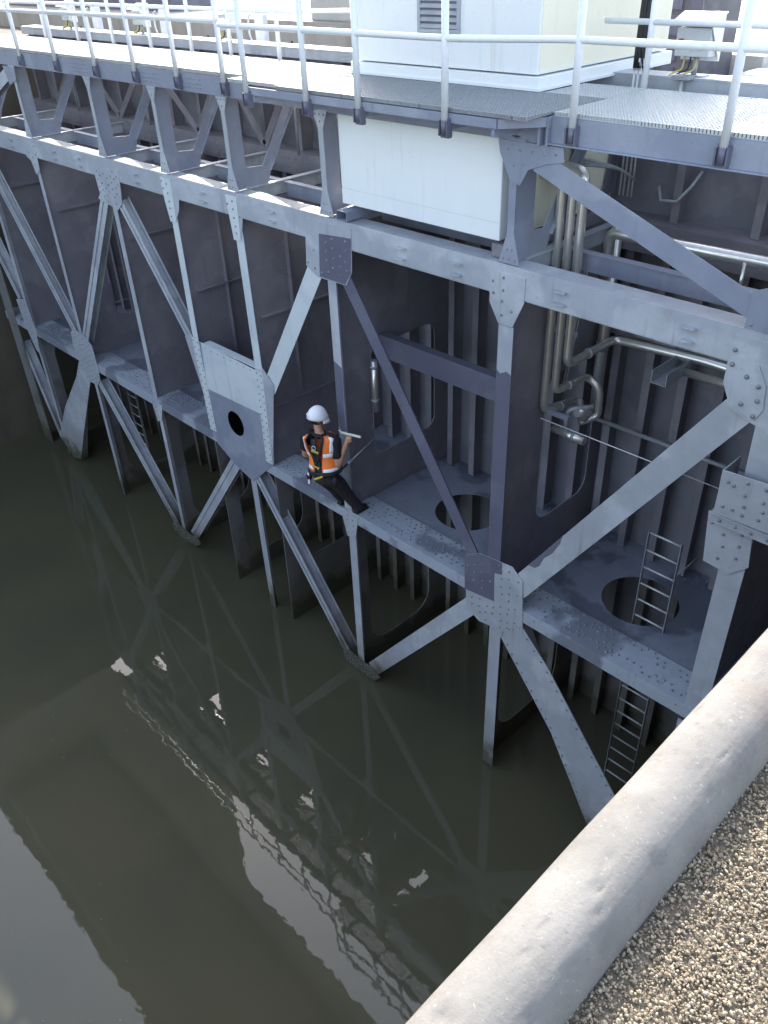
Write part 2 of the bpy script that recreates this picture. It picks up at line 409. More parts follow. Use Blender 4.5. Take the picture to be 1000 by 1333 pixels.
def member(p0, p1, w, mat, depth=.2, name='diagonal_brace', y=0, groove=False, label=None, back=None):
    (x0, z0), (x1, z1) = p0, p1; m = MB(); d = Vector((x1-x0, 0, z1-z0)); side = Vector((-d.z, 0, d.x)).normalized()
    if groove:                                                   # two flats with a recess between, as built-up sections show
        off = side*(w*.5-w*.18)
        for s in (-1, 1): m.bar(Vector((x0, y+.006, z0))+off*s, Vector((x1, y+.006, z1))+off*s, side, w*.36, .012)
        m.bar((x0, y+.022, z0), (x1, y+.022, z1), side, w*.9, .008)
    else: m.bar((x0, y+.006, z0), (x1, y+.006, z1), side, w, .012)
    m.bar((x0, y+.012+depth/2, z0), (x1, y+.012+depth/2, z1), side, .012, depth-.012 if not groove else depth-.03)
    if depth > .1: m.bar((x0, y+depth+.012, z0), (x1, y+depth+.012, z1), side, w*.9, .012)
    return G(m, name, mat, .002, label=label)
T, MI, V = 8.05, 3.6, .12
def mir(x): return -22.7-x
# upper tier diagonals
member((-20.0, 7.6), (-17.5, 4.15), .21, P_light, .15, groove=True)
member((-17.15, 4.1), (-14.6, 7.6), .24, P_light, .15, groove=True)
member((-14.1, 7.6), (-12.35, 5.3), .20, P_light, .15, groove=True)
member((-10.2, 5.25), (-8.7, 7.6), .29, P_pale, .1)
member((-8.17, 7.6), (-5.68, 4.0), .21, P_dark, .1, label='dark slate diagonal brace')
member((-5.0, 3.98), (-2.62, 7.58), .30, P_light, .12)
# lower tier
member((-16.95, 3.2), (-14.55, .3), .20, P_light, .2, groove=True)
member((-13.9, .35), (-11.6, 3.25), .27, P_light, .12, groove=True)
member((-11.0, 3.25), (-8.72, .25), .20, P_light, .2, groove=True)
member((-8.05, .3), (-5.72, 3.3), .27, P_light, .12)
member((-21.2, 2.95), (-20.35, .45), .15, P_light, .2, groove=True)
member((-21.35, 5.9), (-20.4, 4.3), .17, P_light, .2, groove=True)
# posts (front flange; the diaphragm is the web)
def post(x0, z0, x1, z1, w, mat, name='post', y=.004, label=None):
    m = MB(); m.bar((x0, y+.006, z0), (x1, y+.006, z1), (1, 0, 0), w, .012); m.bar((x0, y+.055, z0), (x1, y+.055, z1), (1, 0, 0), .019, .09)
    return G(m, name, mat, .002, label=label)
post(-20.1, 7.95, -20.1, 3.67, .16, P_light); post(-17.27, 7.95, -17.27, 4.2, .13, P_light); post(-14.32, 7.5, -14.32, 3.67, .15, P_light)
post(-12.3, 7.95, -12.3, 5.5, .17, P_pale, label='pale repainted post'); post(-10.5, 7.95, -10.45, 5.4, .19, P_pale, label='pale repainted post')
post(-8.42, 7.5, -8.42, 3.67, .17, P_light); post(-5.42, 7.95, -5.42, 4.2, .22, P_dark, label='slate post with a light upper end')
post(-2.31, 7.7, -2.29, 6.8, .36, P_light); post(-2.36, 6.3, -2.36, 3.67, .26, P_light)
for x in (-20.1, -17.15, -14.3): post(x, 3.47, x, -.3, .13, P_light)
post(-11.1, 3.1, -11.05, -.2, .17, P_light); post(-8.36, 3.4, -8.36, -.1, .17, P_light); post(-5.33, 3.1, -5.33, .06, .20, P_light); post(-2.42, 3.4, -2.42, -.3, .2, P_light)
# repainted areas with hard brush edges
def patch(poly, y, mat, name='paint_patch', t=.0016, parent=None): return G(MB().prism(poly, y-t, y), name, mat, parent=parent)
patch([(-5.525, 7.6), (-5.315, 7.6), (-5.315, 7.02), (-5.38, 7.05), (-5.47, 7.0), (-5.525, 7.04)], .004, P_light)
patch([(-8.50, 6.25), (-8.34, 6.18), (-8.34, 5.15), (-8.42, 5.1), (-8.50, 5.18)], .004, P_dark)
_a = Vector((-5.0, 3.98)); _d = (Vector((-2.62, 7.58))-_a).normalized(); _n = Vector((-_d.y, _d.x))
patch([tuple(_a+_d*u+_n*v) for u, v in ((.50, .149), (.56, .07), (.66, .05), (.82, .09), (1.0, .07), (1.22, .10), (1.34, .149))], 0, P_dark)

# gusset plates
def gusset(poly, mat, y=-.016, t=.014, riv=.11, r=.018, name='gusset_plate', skip=None, label=None, pmax=.9):
    m = MB(); m.prism(poly, y, y+t)
    xs = [p[0] for p in poly]; zs = [p[1] for p in poly]; x = min(xs)+.05
    row = 0
    while x < max(xs):
        z = min(zs)+.05+(riv/2 if row % 2 else 0)
        while z < max(zs):
            if all(inside((x+dx, z+dz), poly) for dx, dz in ((.035, 0), (-.035, 0), (0, .035), (0, -.035))) and random.random() < pmax and not (skip and skip(x, z)):
                m.rivet((x+jit(.016), y, z+jit(.016)), (0, -1, 0), r)
            z += riv
        x += riv; row += 1
    return G(m, name, mat, .003, label=label)
G_T2 = [(-8.86, 8.21), (-7.94, 8.22), (-7.98, 7.65), (-8.1, 7.45), (-8.69, 7.44), (-8.92, 7.55)]
gusset(G_T2, P_light, riv=.13, skip=lambda x, z: x > -8.66)
P2 = [(-8.59, 8.05), (-7.95, 8.1), (-7.99, 7.64), (-8.12, 7.46), (-8.64, 7.46)]
gusset(P2, P_dark, y=-.019, t=.003, riv=.13, name='paint_patch')
G_T1 = [(-14.79, 8.07), (-14.74, 7.63), (-14.85, 7.53), (-14.17, 7.43), (-13.97, 7.58), (-13.85, 8.15)]
gusset(G_T1, P_light, riv=.12)
gusset([(-5.66, 8.2), (-5.18, 8.2), (-5.18, 7.92), (-5.32, 7.61), (-5.52, 7.61), (-5.66, 7.83)], P_light, riv=.14)
gusset([(-12.5, 8.23), (-12.18, 8.23), (-12.22, 7.57), (-12.40, 7.54), (-12.47, 7.85)], P_pale, riv=.12)
gusset([(-12.18, 8.2), (-11.95, 8.2), (-12.1, 7.75), (-12.22, 7.6)], P_light, y=-.008, t=.008, riv=.3)
gusset([(-10.70, 8.23), (-10.42, 8.23), (-10.44, 7.6), (-10.62, 7.58)], P_pale, riv=.12)
gusset([(-10.42, 8.2), (-10.26, 8.2), (-10.37, 7.8), (-10.44, 7.62)], P_light, y=-.008, t=.008, riv=.3)
gusset([(-17.4, 8.2), (-17.62, 7.92), (-17.45, 7.86), (-17.35, 7.6), (-17.15, 7.7), (-17.09, 8.17)], P_light, riv=.14)
gusset([(-20.6, 8.2), (-20.5, 7.5), (-19.8, 7.4), (-19.6, 8.2)], P_light)
G_T4 = [(-2.86, 8.22), (-2.05, 8.22), (-1.95, 7.55), (-2.3, 7.35), (-2.48, 7.42), (-2.74, 7.5), (-2.86, 7.74)]
gusset(G_T4, P_light, riv=.17, r=.026, skip=lambda x, z: z < 8.02 and x < -2.42)
c_ = [(-2.74, 8.04), (-2.57, 8.0), (-2.47, 7.83), (-2.44, 7.6), (-2.50, 7.47), (-2.64, 7.5), (-2.78, 7.64), (-2.85, 7.88), (-2.83, 8.0)]
gusset(c_, P_light, y=-.027, t=.011, riv=.14, r=.026)
G_L2 = [(-5.92, 4.08), (-5.66, 4.25), (-5.09, 4.32), (-4.91, 4.17), (-4.84, 3.27), (-5.19, 3.10), (-5.61, 3.03), (-5.86, 3.14)]
gusset(G_L2, P_light, riv=.125, r=.017, pmax=.75, skip=lambda x, z: x < -5.33 and z > 3.5)
P_L2 = [(-5.922, 4.08), (-5.66, 4.253), (-5.26, 4.30), (-5.25, 4.1), (-5.38, 4.06), (-5.36, 3.56), (-5.9, 3.48)]
gusset(P_L2, P_dark, y=-.019, t=.003, riv=.14, r=.017, name='paint_patch', pmax=.8)
G_L1 = [(-17.74, 4.19), (-17.42, 4.29), (-17.08, 4.26), (-16.8, 4.1), (-16.77, 3.56), (-16.81, 3.28), (-17.01, 3.08), (-17.52, 3.04), (-17.73, 3.5), (-17.84, 3.71)]
gusset(G_L1, P_light, riv=.11, r=.015)
def edge_plate(poly, mat, r=.016):
    m = MB(); m.prism(poly, -.008, .008); n = len(poly); cx = sum(p[0] for p in poly)/n; cz = sum(p[1] for p in poly)/n
    for i in range(n):
        a, b = Vector(poly[i]), Vector(poly[(i+1) % n]); L = (b-a).length; nn = Vector((-(b-a).y, (b-a).x)).normalized()
        if nn.dot(Vector((cx, cz))-(a+b)/2) < 0: nn = -nn
        for k in range(max(1, int(L/.15))): q = a+(b-a)*((k+.5)/max(1, int(L/.15)))+nn*.05; m.rivet((q.x, -.008, q.y), (0, -1, 0), r)
    m.bar((poly[0][0], .1, poly[0][1]), (poly[3][0], .1, poly[3][1]), (0, 1, 0), .18, .012)
    return G(m, 'wide_brace_plate', mat, .002)
PV = [(-17.75, 3.45), (-17.38, 3.08), (-18.59, 1.31), (-19.36, 0.13), (-19.82, 0.01), (-20.43, 0.45), (-19.44, 1.66), (-18.14, 2.94)]
edge_plate(PV, P_light)
edge_plate([(-4.93, 3.45), (-5.28, 3.05), (-4.22, 1.75), (-3.30, .13), (-2.9, -.1), (-2.3, .35), (-3.35, 1.66), (-4.4, 2.94)], P_light, .02)
gusset([(-14.77, .30), (-14.55, .42), (-14.25, .36), (-13.95, .36), (-13.7, .45), (-13.63, .27), (-13.86, .10), (-14.4, .0), (-14.77, .09)], P_grime, riv=.08, r=.014)
gusset([(-8.86, .25), (-8.68, .38), (-8.3, .33), (-8.05, .36), (-7.84, .24), (-8.01, .03), (-8.82, .02)], P_grime, riv=.08, r=.014)
gusset([(-14.51, 3.6), (-14.07, 3.58), (-14.22, 3.19), (-14.40, 3.1)], P_light, riv=.13, r=.014)
gusset([(-8.60, 3.64), (-8.16, 3.64), (-8.26, 3.2), (-8.46, 3.12)], P_light, riv=.12, r=.014)
gusset([(-20.6, 4.25), (-20.0, 4.4), (-19.9, 3.6), (-20.05, 2.95), (-20.25, 3.0), (-20.5, 3.6)], P_light, riv=.14, r=.015)
gusset([(-21.55, 8.0), (-21.05, 8.0), (-21.05, -.2), (-21.55, -.2)], P_grime, y=-.03, t=.03, riv=.14, r=.016, name='end_post')
# centre panel with the round opening
pan = [(-12.4, 5.52), (-10.15, 5.47), (-10.18, 4.9), (-10.34, 3.73), (-11.09, 3.05), (-11.63, 3.2), (-12.13, 3.46), (-12.28, 4.18)]
k = 32; hc = (-11.38, 4.16); hr = .24
def ray_poly(c, a, poly):
    d = (math.cos(a), math.sin(a)); best = 1e9
    for i in range(len(poly)):
        (x0, z0), (x1, z1) = poly[i-1], poly[i]; ex, ez = x1-x0, z1-z0; den = d[0]*ez-d[1]*ex
        if abs(den) < 1e-9: continue
        t = ((x0-c[0])*ez-(z0-c[1])*ex)/den; u = ((x0-c[0])*d[1]-(z0-c[1])*d[0])/den
        if t > 0 and -1e-6 <= u <= 1+1e-6: best = min(best, t)
    return (c[0]+d[0]*best, c[1]+d[1]*best)
angs = sorted(set([2*math.pi*i/k for i in range(k)]+[math.atan2(z-hc[1], x-hc[0]) % (2*math.pi) for x, z in pan]))
m = MB(); m.ring([ray_poly(hc, a, pan) for a in angs], [(hc[0]+hr*math.cos(a), hc[1]+hr*math.sin(a)) for a in angs], lambda p: (p[0], -.012, p[1]), lambda p: (p[0], -.007, p[1]))
G(m, 'centre_panel', P_mid, label='blue grey panel with a round black hole')
m = MB(); m.prism([(-12.1, 5.52), (-10.42, 5.47), (-10.52, 4.66), (-12.15, 4.60)], -.015, -.012); m.box(-12.05, -10.42, -.004, .14, 5.50, 5.515)
for i in range(9): m.rivet((-12.0+i*.19, -.015, 5.43), (0, -1, 0), .012)
G(m, 'centre_panel_top', P_pale, label='pale upper half of the centre panel')
m = MB(); m.box(-12.0, -10.5, .34, .35, 3.70, 5.2); m.box(-12.0, -11.99, .0, .34, 3.70, 5.2); m.box(-10.51, -10.5, .0, .34, 3.7, 5.2); m.box(-12.0, -10.5, .0, .34, 3.69, 3.70); m.box(-12.0, -10.5, .0, .34, 5.2, 5.21)
G(m, 'hole_void_box', BLACK)  # black box added behind the round hole to paint its void dark
def strip(x0, z0, x1, z1, w, lab):
    m = MB(); m.bar((x0, -.020, z0), (x1, -.020, z1), (1, 0, 0), w, .010)
    for i in range(14):
        t = (i+.5)/14
        for s in (-.3, .3): m.rivet((x0+(x1-x0)*t+s*w, -.025, z0+(z1-z0)*(t+.015*s)), (0, -1, 0), .015)
    G(m, 'riveted_strip', P_pale, .002)
strip(-12.27, 5.56, -12.18, 3.72, .20, ''); strip(-10.42, 5.5, -10.46, 3.72, .19, '')
gusset([(-12.62, 5.50), (-12.37, 5.60), (-12.28, 4.3)], P_light, y=-.018, t=.006, riv=.13, r=.013)
gusset([(-10.33, 5.6), (-10.05, 5.36), (-10.25, 4.3), (-10.36, 3.8)], P_light, y=-.018, t=.006, riv=.3, r=.013)
# end bracket at the right
m = MB(); m.prism([(-2.63, 6.94), (-2.08, 6.97), (-1.98, 6.46), (-2.62, 6.44)], -.14, -.125)
m.box(-2.63, -2.615, -.125, .22, 6.44, 6.94); m.box(-2.08, -2.065, -.125, .22, 6.44, 6.94)
for (x, z) in ((-2.6, 6.78), (-2.54, 6.76), (-2.42, 6.84), (-2.24, 6.84), (-2.42, 6.7), (-2.24, 6.7), (-2.4, 6.58), (-2.22, 6.6), (-2.6, 6.5), (-2.5, 6.5), (-2.4, 6.48), (-2.24, 6.5)): m.rivet((x+.05, -.14, z+.06), (0, -1, 0), .022)
G(m, 'end_bracket', P_light, .004)
m = MB(); m.box(-2.64, -.9, -.12, -.10, 6.32, 6.43); m.box(-2.66, -.9, -.15, -.0, 6.43, 6.44)
for i in range(12): m.rivet((-2.55+i*.16, -.12, 6.37), (0, -1, 0), .02)
G(m, 'end_bracket', P_light, .003)
gusset([(-2.72, 6.36), (-2.25, 6.36), (-2.2, 5.9), (-2.38, 5.72), (-2.66, 5.75)], P_light, riv=.16, r=.02)
# lugs on the top chord
for x in (-19.2, -18.2, -16.3, -15.3, -13.3, -11.3, -9.6, -7.05, -6.15, -4.72, -3.28):
    m = MB()
    for z in (8.03, 8.16):
        m.prism([(x-.075, z), (x+.075, z), (x+.06, z+.012), (x-.06, z+.012)], -.075, -.006); m.tube([(x-.02, -.075, z+.006), (x+.02, -.075, z+.006)], .008, 6)
    G(m, 'lug', P_light, .002)

# upper bay frames between top chord and walkway
UX = [-20.1, -17.27, -14.35, -12.33, -10.5, -8.43, -5.43, -2.45]
for x in UX:
    m = MB(); t = .008; big = x > -6
    yb = .38 if big else .27
    m.box(x-t, x+t, .02, yb, 8.3, 9.56)                                         # web
    m.prism_x([(.02, 8.29), (.64, 8.29), (.74, 8.54), (yb, 8.58), (yb, 9.4), (.02, 9.4)], x+t, x+t+.006)
    G(m, 'upper_post', P_mid, .002); m = MB()
    m.prism([(x-.045, 8.62), (x-.14, 8.3), (x+.14, 8.3), (x+.045, 8.62), (x+.045, 9.35), (x+.14, 9.55), (x-.14, 9.55), (x-.045, 9.35)], .004, .018)
    for (dx, z) in ((-.08, 8.35), (0, 8.35), (.08, 8.35), (-.03, 8.45), (.03, 8.45), (-.08, 9.5), (0, 9.5), (.08, 9.5), (0, 9.42)): m.rivet((x+dx, .004, z), (0, -1, 0), .013)
    G(m, 'post_flange', P_mid if big else P_light, .002)  # paler than the web except on big posts: lit front painted in
    m = MB(); m.bar((x+.004, .62, 8.5), (x+.004, 1.32, 9.56), (0, 1, 0), .14, .012); m.bar((x+.004, .68, 8.47), (x+.004, 1.38, 9.53), (1, 0, 0), .11, .012)
    G(m, 'upper_strut', P_mid, .002)
    m = MB(); m.box(x-.055, x+.055, .265, 2.0, 8.285, 8.3); m.box(x-.006, x+.006, .265, 2.0, 8.1, 8.285); G(m, 'cross_beam', P_light, .002)
    m = MB(); m.box(x-.05, x+.05, .02, 2.25, 9.56, 9.575); m.box(x-.006, x+.006, .02, 2.25, 9.575, 9.7); G(m, 'cross_beam', P_mid, .002)
for a, b in zip(UX[:-1], UX[1:]):
    m = MB(); m.box(a+.06, b-.06, .93, .945, 8.06, 8.27); m.box(a+.06, b-.06, .88, .99, 8.27, 8.282); G(m, 'long_beam', P_mid, .002)
# rear X bracing seen through the upper bays
for a, b in ((-20.1, -17.27), (-17.27, -14.35), (-14.35, -12.33), (-12.33, -10.5), (-10.5, -8.43)):
    mid = (a+b)/2
    for (xa, za, xb, zb) in ((a, 8.4, mid, 9.6), (mid, 9.6, b, 8.4)):
        m = MB(); m.bar((xa, 2.0, za), (xb, 2.0, zb), (1, 0, 1), .14, .02); G(m, 'rear_brace', P_int, .002)
    m = MB(); m.prism([(mid-.4, 9.6), (mid+.4, 9.6), (mid+.16, 9.15), (mid-.16, 9.15)], 1.975, 1.985); G(m, 'gusset_plate', P_int)
# walkway fascia beams and diagonals of the end bay
m = MB(); m.box(X0, -9.85, -.004, .01, 9.55, 9.76); m.box(X0, -9.85, -.004, .12, 9.76, 9.772); m.box(X0, -9.85, -.004, .12, 9.538, 9.55)
for xc in (-19.0, -14.8, -12.6, -11.5):
    for i in range(9):
        for z in (9.6, 9.65, 9.71): m.rivet((xc+i*.07, -.006, z), (0, -1, 0), .011)
G(m, 'walkway_beam', P_mid, .003)
m = MB(); m.box(-9.85, -5.0, .02, .034, 9.54, 9.72); m.box(-9.85, -5.0, .02, .14, 9.528, 9.54); G(m, 'walkway_beam', P_mid, .003)
m = MB(); m.box(-9.35, -5.35, -.40, -.385, 9.70, 9.785); m.box(-9.35, -5.35, -.385, -.33, 9.69, 9.70); m.bar((-9.36, -.392, 9.742), (-9.86, -.0, 9.742), (0, 0, 1), .085, .014); m.bar((-5.34, -.392, 9.742), (-5.0, -.02, 9.742), (0, 0, 1), .085, .014)
for x in (-9.2, -8.1, -7.26, -6.0, -5.4): m.box(x-.02, x+.02, -.385, .02, 9.62, 9.70)
G(m, 'walkway_edge_beam', P_mid, .002)
m = MB(); m.box(-5.0, X1, -.004, .01, 9.56, 9.785); m.box(-5.0, X1, -.004, .14, 9.785, 9.797); m.box(-5.0, X1, -.05, .14, 9.548, 9.56)
m.box(-5.12, -5.09, -.06, .02, 9.53, 9.79); m.box(-5.02, -5.0, -.06, .02, 9.53, 9.79)
G(m, 'walkway_beam', P_mid, .003)
m = MB(); m.prism([(-5.63, 9.53), (-4.84, 9.53), (-4.82, 9.40), (-5.02, 9.36), (-5.24, 9.28), (-5.33, 9.12), (-5.45, 9.14), (-5.60, 9.40)], -.012, .004)
for (x, z) in ((-5.5, 9.45), (-5.35, 9.45), (-5.2, 9.45), (-5.05, 9.45), (-4.92, 9.46), (-5.42, 9.3), (-5.3, 9.33)): m.rivet((x, -.012, z), (0, -1, 0), .013)
G(m, 'gusset_plate', P_mid, .002)
member((-5.15, 9.38), (-2.45, 8.36), .21, P_mid, .07, y=.0)
member((-17.55, 9.38), (-20.1, 8.4), .21, P_light, .15, y=.0)
gusset([(-2.78, 8.29), (-2.78, 8.62), (-2.5, 8.75), (-2.0, 8.75), (-2.0, 8.29)], P_mid, riv=.3)
gusset([(-17.62, 9.52), (-17.1, 9.52), (-17.15, 9.3), (-17.5, 9.2)], P_mid, riv=.11, r=.012)
# rear walkway beam
m = MB(); m.box(X0, -9.0, 1.27, 1.285, 9.6, 9.76); m.box(-5.3, X1, 1.62, 1.635, 9.6, 9.76); G(m, 'walkway_beam', P_mid)
# bracket tube under the machine housing
m = MB(); m.box(-8.2, -8.0, -.03, 1.2, 8.30, 8.31); m.box(-8.2, -8.0, -.03, 1.2, 8.41, 8.42); m.box(-8.2, -8.19, -.03, 1.2, 8.31, 8.41); m.box(-8.01, -8.0, -.03, 1.2, 8.31, 8.41)
G(m, 'support_beam', P_mid, .002)

# gratings: real bars
def grating(x0, x1, y0, y1, name, mat, pitch=.035, th=.006, zt=9.83, panel=1.18):
    x = x0
    while x < x1-.05:
        xe = min(x+panel, x1); m = MB()
        q = x+.008
        while q < xe-.008: m.box(q, q+th, y0, y1, zt-.03, zt); q += pitch
        for yv in (y0, y1-.008): m.box(x+.004, xe-.004, yv, yv+.008, zt-.034, zt+.004)
        yv = y0+.05
        while yv < y1: m.box(x+.004, xe-.004, yv, yv+.005, zt-.012, zt+.001); yv += .05
        G(m, name, mat); x = xe+.006
grating(-21.6, -9.85, -.0, 1.3, 'walkway_grating', GALV, .034, .011)
grating(-9.84, -8.75, -.30, 1.3, 'walkway_grating', GALV, .034, .011)
grating(-8.74, -5.0, -.385, .88, 'walkway_grating', GALVD, .034, .008)
grating(-5.78, -5.0, .885, 1.62, 'walkway_grating', GALV, .034, .008, panel=.78)
grating(-4.99, X1, .0, 1.62, 'walkway_grating', GALV, .034, .008)

# ------------------------------------------------------------------ handrails
def railing(name, label, posts, zb, run, mid, top, r=.031, brk=True, group='white tubular handrails on the walkway'):
    t = thing(name, label, 'railing', group)
    for (x, y) in posts:
        p = MB().tube([(x, y, zb), (x, y, top)], r*1.15, 12).build('rail_post', RAIL, t)
        if brk:
            m = MB(); m.box(x-.055, x+.055, y+.0, y+.05, zb-.16, zb+.02); m.tube([(x, y, zb-.13), (x, y, zb+.01)], .036, 10); m.box(x-.06, x-.045, y-.03, y+.05, zb-.14, zb); m.box(x+.045, x+.06, y-.03, y+.05, zb-.14, zb)
            m.build('post_bracket', P_dark, t)
    for z in (mid, top): MB().tube([(x, y, z) for x, y in run], r, 12).build('rail', RAIL, t)
    return t
fy, by = -.045, -.43
railing('handrail', 'white front handrail with square bends along the walkway edge facing the water',
        [(-20.6, fy), (-19.3, fy), (-18.0, fy), (-16.64, fy), (-15.23, fy), (-13.85, fy), (-12.62, fy), (-11.45, fy), (-10.3, fy), (-9.27, by), (-8.12, by), (-7.24, by), (-5.98, by), (-4.74, fy), (-3.26, fy), (-1.8, fy)],
        9.72, [(-21.6, fy), (-10.3, fy), (-10.12, fy-.02), (-9.8, by+.08), (-9.6, by), (-5.98, by), (-5.8, by+.03), (-4.9, fy-.03), (-4.74, fy), (-.8, fy)], 10.43, 11.02)
railing('handrail', 'white rear handrail along the left stretch of walkway behind the front one',
        [(-20.0, 1.37), (-18.5, 1.37), (-17.1, 1.37), (-15.75, 1.37), (-14.45, 1.37), (-13.2, 1.38), (-12.1, 1.38), (-10.9, 1.39)],
        9.8, [(-21.6, 1.37), (-10.6, 1.39), (-10.0, 1.7), (-9.3, 2.0)], 10.43, 11.02, .029, False)
railing('handrail', 'short white rear handrail at the right beside the white cabinet',
        [(-5.05, 1.66), (-3.2, 1.66), (-1.6, 1.66)], 9.8, [(-5.6, 1.66), (-.8, 1.66)], 10.43, 11.02, .029, False)

# ------------------------------------------------------------------ white cabinet over the shaft housing
cab = thing('equipment_cabinet', 'large white metal cabinet with a louvred vent standing over the walkway', 'cabinet')
m = MB(); m.box(-8.72, -5.88, .90, 3.5, 9.98, 12.2); m.build('cabinet_body', WHITE, cab, .01)
MB().box(-5.88, -5.874, .93, 3.47, 10.0, 12.1).build('warm_bounce_face', WARM_SIDE, cab)  # thin face added to carry warm bounce light on this side
m = MB(); m.box(-8.76, -5.82, .86, 3.54, 9.84, 9.965); m.build('plinth', WHITE, cab, .006)
m = MB(); m.box(-8.76, -5.80, .84, .858, 9.835, 9.86); m.box(-5.815, -5.80, .86, 3.5, 9.835, 9.86); m.build('base_trim', RAIL, cab)
m = MB(); m.box(-7.60, -7.56, .87, .9, 10.36, 10.9); m.box(-7.0, -6.96, .87, .9, 10.36, 10.9); m.box(-7.6, -6.96, .87, .9, 10.32, 10.36); m.box(-7.6, -6.96, .87, .9, 10.9, 10.94)
f = m.build('vent_frame', P_light, cab, .003)
m = MB()
for i in range(8): m.bar((-7.56, .885, 10.39+i*.066), (-7.0, .885, 10.39+i*.066), (0, .7, 1), .055, .006)
m.build('louvre', P_light, f)
MB().box(-7.57, -6.99, .893, .898, 10.35, 10.91).build('vent_back', P_dark, f)
o = None
hous = thing('shaft_housing', 'plain white boxed housing hung inside the upper bay below the cabinet', 'housing')
MB().box(-8.22, -5.66, .11, 2.24, 8.47, 9.53).build('housing_shell', WHITE, hous, .012)
MB().box(-8.215, -5.665, .1085, .112, 8.66, 8.664).build('seam', BOXG, hous)
m = MB(); m.box(-5.66, -5.645, .6, 2.2, 8.47, 9.53); m.build('warm_bounce_face', WARM_SIDE, hous)  # added face with the warm bounce light painted on
for y in (1.2, 2.0):
    G(MB().bar((-5.60, y, 8.40), (-5.60, y+.25, 9.56), (0, 1, 0), .13, .02), 'upper_strut', P_dark)
G(MB().box(-5.75, -5.56, .1, 2.3, 8.30, 8.44), 'cross_beam', P_int, .003)

# ------------------------------------------------------------------ pipework
def bend(pts, r=.09, n=5):
    pts = [Vector(p) for p in pts]; out = [pts[0]]
    for i in range(1, len(pts)-1):
        a, b, c = pts[i-1], pts[i], pts[i+1]; d0 = (a-b).normalized(); d1 = (c-b).normalized(); rr_ = min(r, (a-b).length*.45, (c-b).length*.45)
        p0, p2 = b+d0*rr_, b+d1*rr_
        for k in range(n+1): t = k/n; out.append(p0*(1-t)**2+b*2*t*(1-t)+p2*t*t)
    return out+[pts[-1]]
pw = thing('pipework', 'bundle of stainless steel pipes with elbows running down below the white housing', 'pipes')
def pipe(pts, r, mat=STAIN, b=.1, name='pipe', clamps=()):
    o = MB().tube(bend(pts, b), r, 14).build(name, mat, pw)
    for (p, q) in clamps: MB().tube([p, q], r*1.25, 14).build('pipe_clamp', GALVD, pw)
    return o
y = .78
pipe([(-5.64, y, 9.05), (-5.36, y, 9.05), (-5.36, y, 6.25), (-5.35, 1.5, 6.12), (-5.30, 1.5, 6.12), (-5.1, 1.3, 6.0), (-4.95, 1.2, 6.2), (-4.98, .95, 6.28)], .053, clamps=[((-5.355, 1.12, 6.18), (-5.354, 1.16, 6.17))])
pipe([(-5.64, y+.05, 9.1), (-5.22, y, 9.1), (-5.22, y, 6.56), (-5.20, 1.45, 6.54), (-5.02, 1.5, 6.4), (-5.0, 1.5, 6.0), (-5.15, 1.3, 5.95)], .048, clamps=[((-5.21, 1.05, 6.55), (-5.21, 1.08, 6.55))])
pipe([(-5.64, y+.1, 9.15), (-5.08, y, 9.15), (-5.08, y, 6.96), (-5.07, 1.78, 6.97), (-3.9, 1.8, 7.02), (-2.2, 1.8, 7.02)], .053, b=.12, clamps=[((-5.075, 1.2, 6.965), (-5.075, 1.24, 6.965))])
pipe([(-5.3, 1.9, 8.3), (-5.3, 1.9, 5.75)], .075); pipe([(-5.3, 1.9, 6.85), (-5.3, 1.9, 6.72)], .085, GALVD, name='flange')
pipe([(-5.02, 1.3, 7.9), (-5.02, 1.3, 8.42), (-4.8, 1.3, 8.42), (-1.0, 1.3, 8.47)], .064, b=.14, clamps=[((-4.42, 1.3, 8.42), (-4.36, 1.3, 8.42))])
pipe([(-1.0, 1.55, 8.40), (-4.0, 1.55, 8.36)], .02)
pipe([(-5.44, 2.06, 5.62), (-2.6, 2.06, 5.62)], .03, GALVD)
pipe([(-5.3, .95, 5.95), (-4.82, .95, 5.93)], .055, clamps=[((-5.0, .95, 5.935), (-4.96, .95, 5.934))])
for dx in (0, .035): pipe([(-5.24+dx, 1.2, 8.0), (-5.26+dx, 1.2, 7.6), (-5.39+dx, 1.2, 6.35)], .009, GALV)
pipe([(-3.42, 1.25, 8.42), (-3.42, 1.25, 7.95), ], .02)
m = MB(); m.box(-4.2, -4.0, 1.2, 1.9, 6.86, 6.87); m.box(-4.2, -4.19, 1.2, 1.9, 6.87, 7.02); m.box(-4.01, -4.0, 1.2, 1.9, 6.87, 7.02); m.build('pipe_tray', GALVD, pw)
m = MB(); m.box(-4.9, -3.0, 1.95, 2.05, 7.0, 7.02); m.box(-4.6, -4.3, 1.9, 1.96, 7.02, 7.14); m.box(-3.9, -3.2, 1.9, 1.96, 7.02, 7.14); m.build('pipe_tray', GALVD, pw)
for q in (6.2, 7.3): MB().box(-5.42, -5.02, .82, .86, q, q+.06).build('pipe_bracket', P_mid, pw)
pipe([(-4.05, 1.6, 6.92), (-3.0, 1.6, 6.92), (-2.2, 1.6, 6.92)], .05)
pipe([(-5.15, 1.0, 5.9), (-5.15, 1.0, 6.25), (-4.9, 1.2, 6.3)], .03, GALVD)
o = MB().tube([(-5.06, .3, 6.44), (-2.7, .3, 6.44)], .006, 6).build('steel_wire', GALV); tag(o, 'thin steel wire stretched behind the long diagonal brace at the right', 'wire')
o = MB().tube([(-8.28, .58, 6.12), (-8.28, .58, 5.28)], .05, 14).build('drain_pipe', STAIN); tag(o, 'short vertical metal pipe with a clamp hanging behind the dark diagonal brace', 'pipe')
for z in (5.45, 6.0): MB().tube([(-8.28, .58, z), (-8.28, .58, z+.04)], .062, 14).build('pipe_clamp', GALVD, o)

